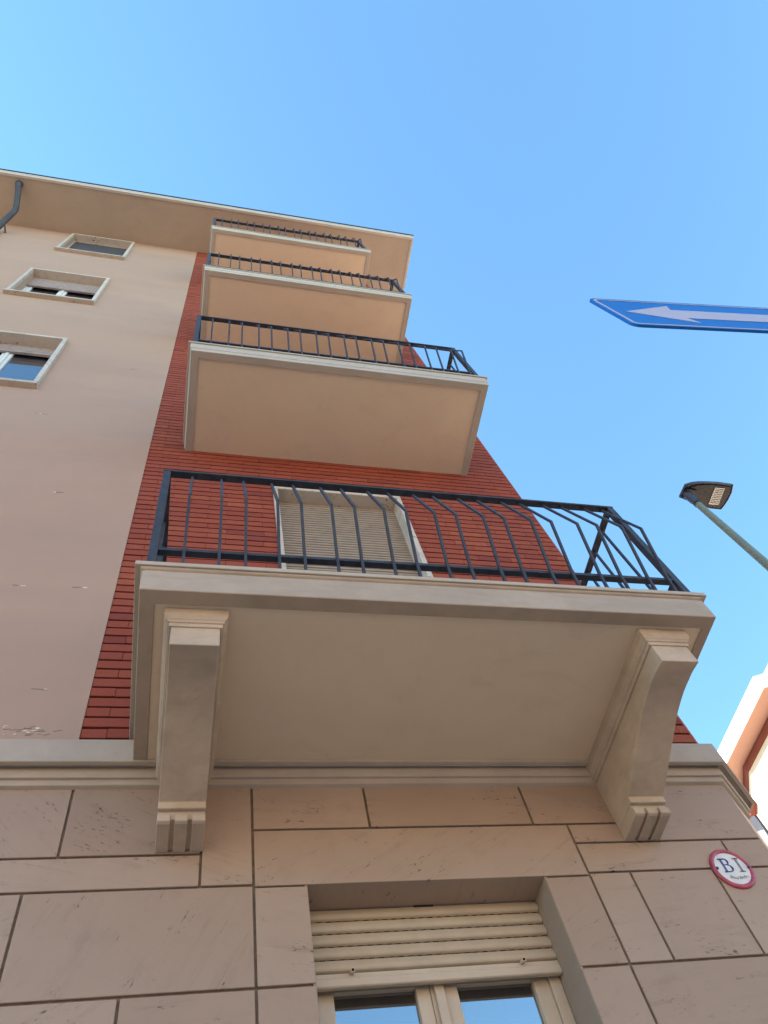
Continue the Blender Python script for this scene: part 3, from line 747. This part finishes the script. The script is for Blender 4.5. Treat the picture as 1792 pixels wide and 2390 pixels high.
MB().tube([(0.60, 0.055, -3.212), (0.60, 0.055, Hh+0.03)], 0.03, 16).tube([(0.60, 0.055, Hh+0.03), (0.60, 0.055, Hh+0.04)], 0.033, 16).build('pole', M['galv'], sg, smooth=True)
for zc in (0.06, 0.20): MB().box(0.555, 0.645, 0.004, 0.09, zc-0.015, zc+0.015).build('clamp', M['galv'], sg, bevel=0.002)

# ------------------------------------------------------------------ street lamp
LX, LY = 5.49, 0.63
lamp = tag(empty('street_lamp', (LX, LY, 0)), 'slim grey green street lamp with a dark flat LED head against the sky', 'street lamp')
MB().tube([(0, 0, 0), (0, 0, 1.2), (0, 0, 8.78)], [0.078, 0.072, 0.037], 24).build('pole', M['pole'], lamp, smooth=True)
MB().tube([(0, 0, 0), (0, 0, 0.02)], 0.14, 20).build('base_plate', M['galv'], lamp)
out = [(-0.075, 0.05), (-0.06, -0.115), (0.02, -0.150), (0.12, -0.170), (0.216, -0.178), (0.38, -0.185), (0.561, -0.177), (0.583, -0.075), (0.576, 0.02), (0.556, 0.10), (0.535, 0.160), (0.40, 0.158), (0.22, 0.132), (0.06, 0.088)]
cxm = sum(p[0] for p in out)/len(out); cym = sum(p[1] for p in out)/len(out)
def sc2(f, dz, dx=0): return [(cxm+(p[0]-cxm)*f+dx, cym+(p[1]-cym)*f, 9.0+dz) for p in out]
hd = MB(); hd.rings([sc2(0.93, 0.012), sc2(0.965, -0.003), sc2(1.0, 0.004), sc2(1.0, 0.014), sc2(0.96, 0.045), sc2(0.80, 0.075), sc2(0.45, 0.09)])
hd.build('lamp_head', M['lamp_rim'], lamp, smooth=True)
hd2 = MB()
und = [(0.02, -0.10), (0.10, -0.130), (0.22, -0.145), (0.38, -0.152), (0.535, -0.145), (0.553, -0.07), (0.545, 0.02), (0.528, 0.09), (0.512, 0.130), (0.40, 0.128), (0.22, 0.10), (0.05, 0.055), (-0.02, 0.02)]
hd2.pz([(x, y) for x, y in und], 8.994, 9.012); hd2.build('underside_cover', M['lamp'], lamp, bevel=0.004)
MB().box(0.325, 0.455, -0.122, 0.095, 8.986, 8.9935).build('led_panel', M['led'], lamp, bevel=0.002)
g = MB()
for i in range(9): g.box(0.335, 0.445, -0.112+0.0225*i, -0.105+0.0225*i, 8.983, 8.9862)
g.build('led_rows', M['lamp_rim'], lamp)
MB().tube([(0, 0, 8.74), (0, 0, 8.80), (0.0, 0, 8.83), (-0.004, -0.004, 9.02)], [0.039, 0.040, 0.046, 0.052], 20).build('sleeve', M['lamp_rim'], lamp, smooth=True)
MB().tube([(0.0, 0, 8.742), (0.0, 0, 8.775)], 0.0425, 20).build('collar', M['lamp'], lamp, smooth=True)
MB().box(-0.035, 0.10, -0.075, -0.035, 8.965, 9.0).box(-0.055, 0.0, 0.02, 0.045, 8.975, 9.0).build('latch', M['lamp'], lamp, bevel=0.004)

# ------------------------------------------------------------------ building across the side street
far = tag(empty('street_building', (12.5, 8.98, 0)), 'sunlit cream building with white eaves behind the corner at the right edge', 'building')
FL = Vector((12.5, 8.98, 0))
dv = Vector((0.414, 0.910)).normalized()
q0 = (12.495, 8.98)
q1 = (12.495+dv.x*9, 8.98+dv.y*9)
foot = [(12.5, 7.1), q0, q1, (q1[0]+8, q1[1]), (q1[0]+8, -2), (12.74, -2), (12.74, 7.1)]
loc2 = lambda p: (p[0]-FL.x, p[1]-FL.y)
MB().pz([loc2(p) for p in foot], 0, 13.1).build('wall', M['far_wall'], far)
e0 = (12.0, 9.09); e1 = (e0[0]+dv.x*9.2, e0[1]+dv.y*9.2)
epoly = [(12.0, 6.70), e0, e1, (q1[0]+8.5, e1[1]), (q1[0]+8.5, -2.5), (12.24, -2.5), (12.225, 6.60)]
so = MB().pz([loc2(p) for p in epoly], 12.985, 13.33)
eo = so.build('eave', M['far_soffit'], far)
cx_, cy_ = 18, 4
def offs(p, d):   # push the street-side outline outwards
    return p
M['eave_shade'] = m_simple('dark_red_eave_shade', (0.22, 0.055, 0.035), 0.9, 0.1, 3)  # dark red with the shade below the eave put into its colour
fb = MB()
pth = [(12.24, -2.5), (12.225, 6.60), (12.0, 6.70), e0, e1]
def wallstrip(mb, pth, t, z0, z1):
    P2 = [Vector(loc2(p)) for p in pth]; n = len(P2); L_, R_ = [], []
    for i, p in enumerate(P2):
        a = (P2[i]-P2[i-1]).normalized() if i else (P2[1]-P2[0]).normalized()
        b_ = (P2[i+1]-P2[i]).normalized() if i < n-1 else a
        nn = Vector((-(a+b_).y, (a+b_).x)).normalized(); kq = t/max(.4, nn.dot(Vector((-a.y, a.x))))
        R_.append([(p.x, p.y, z0), (p.x+nn.x*kq, p.y+nn.y*kq, z0), (p.x+nn.x*kq, p.y+nn.y*kq, z1), (p.x, p.y, z1)])
    mb.rings(R_)
wallstrip(fb, pth, 0.02, 12.972, 13.35)
fb.build('fascia_board', M['white'], eo)
fz = MB(); wallstrip(fz, [(12.5, 7.1), q0, q1], 0.03, 12.80, 12.984)  # the eave's shadow on the wall, painted as a dark strip
fz.build('eave_shade', M['eave_shade'], far)
MB().pz([loc2(p) for p in epoly], 13.331, 13.345).build('roof', M['roof'], far)
# details on its canted side: short cornice, shutter, white rounded parapet
def on_dv(t_, off): return (12.495+dv.x*t_-dv.y*off-FL.x, 8.98+dv.y*t_+dv.x*off-FL.y)
def cant(mb, t0, t1, o0, o1, z0, z1, mi=0):
    mb.pz([on_dv(t0, o0), on_dv(t1, o0), on_dv(t1, o1), on_dv(t0, o1)], z0, z1, mi)
w2 = MB(); cant(w2, 1.15, 2.2, 0.001, 0.03, 11.9, 12.82)
wd = w2.build('window', M['lamp'], far)
w3 = MB()
for i in range(20): cant(w3, 1.17, 2.18, 0.03, 0.045, 11.92+0.045*i, 11.92+0.045*i+0.034)
w3.build('roller_shutter', M['screen'], wd)
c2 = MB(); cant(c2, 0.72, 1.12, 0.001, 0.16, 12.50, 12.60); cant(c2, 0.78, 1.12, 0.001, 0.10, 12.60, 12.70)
c2.build('cornice', M['eave_shade'], far)
pb = MB()
poly = []
for i in range(9):
    a = math.pi/2*i/8; poly.append(on_dv(1.35-0.22*math.sin(a), 0.55-0.22+0.22*math.cos(a)) )
poly = [on_dv(4.0, 0.001), on_dv(4.0, 0.55)] + [on_dv(1.45-0.25*math.sin(math.pi/2*i/8), 0.30+0.25*math.cos(math.pi/2*i/8)) for i in range(9)] + [on_dv(1.20, 0.001)]
pb.pz(poly, 11.3, 12.18); pb.build('balcony', M['white'], far, bevel=0.05, seg=4)

# ------------------------------------------------------------------ unseen houses across the street, added to bounce warm light on the facade
def opposite(x0, x1, h, mt, label, nw):
    o = tag(empty('street_building', ((x0+x1)/2, -18.0, 0)), label, 'building')
    hw = (x1-x0)/2
    wl = MB(); holes = []
    for f in range(int((h-4.2)//3.1)):
        for k in range(nw):
            cx = -hw+(k+0.5)*2*hw/nw; holes.append((cx-0.55, cx+0.55, 5.0+3.1*f, 6.7+3.1*f))
    wall_with_holes(wl, -hw, hw, 0, h, -0.3, 0, holes)
    wl.box(-hw, hw, -9.0, -0.301, 0, h)
    wl.build('wall', mt, o)
    MB().box(-hw-0.02, hw+0.02, -9.5, 0.7, h, h+0.35).build('eave', M['white'], o)
    for a, b, c, d in holes:
        q = MB().box(a-0.06, b+0.06, -0.20, 0.05, c-0.06, c-0.001).build('window', M['surround'], o)
        MB().box(a+0.01, b-0.01, -0.18, -0.15, c, d-0.01).build('pane', M['glass_dark'], q)
M['opp_a'] = m_stucco('ochre_render', (0.74, 0.60, 0.44), (0.70, 0.56, 0.40)); M['opp_b'] = m_stucco('rose_render', (0.74, 0.60, 0.48), (0.70, 0.55, 0.43))
opposite(-26, -7, 10.3, M['opp_a'], 'unseen ochre bounce house across the street behind the camera, to its left', 6)
opposite(-6.98, 10, 9.6, M['opp_b'], 'unseen rose rendered bounce house directly across the street behind the camera', 6)
opposite(10.02, 30, 10.6, M['opp_a'], 'unseen ochre bounce house across the street behind the camera, to its right', 6)
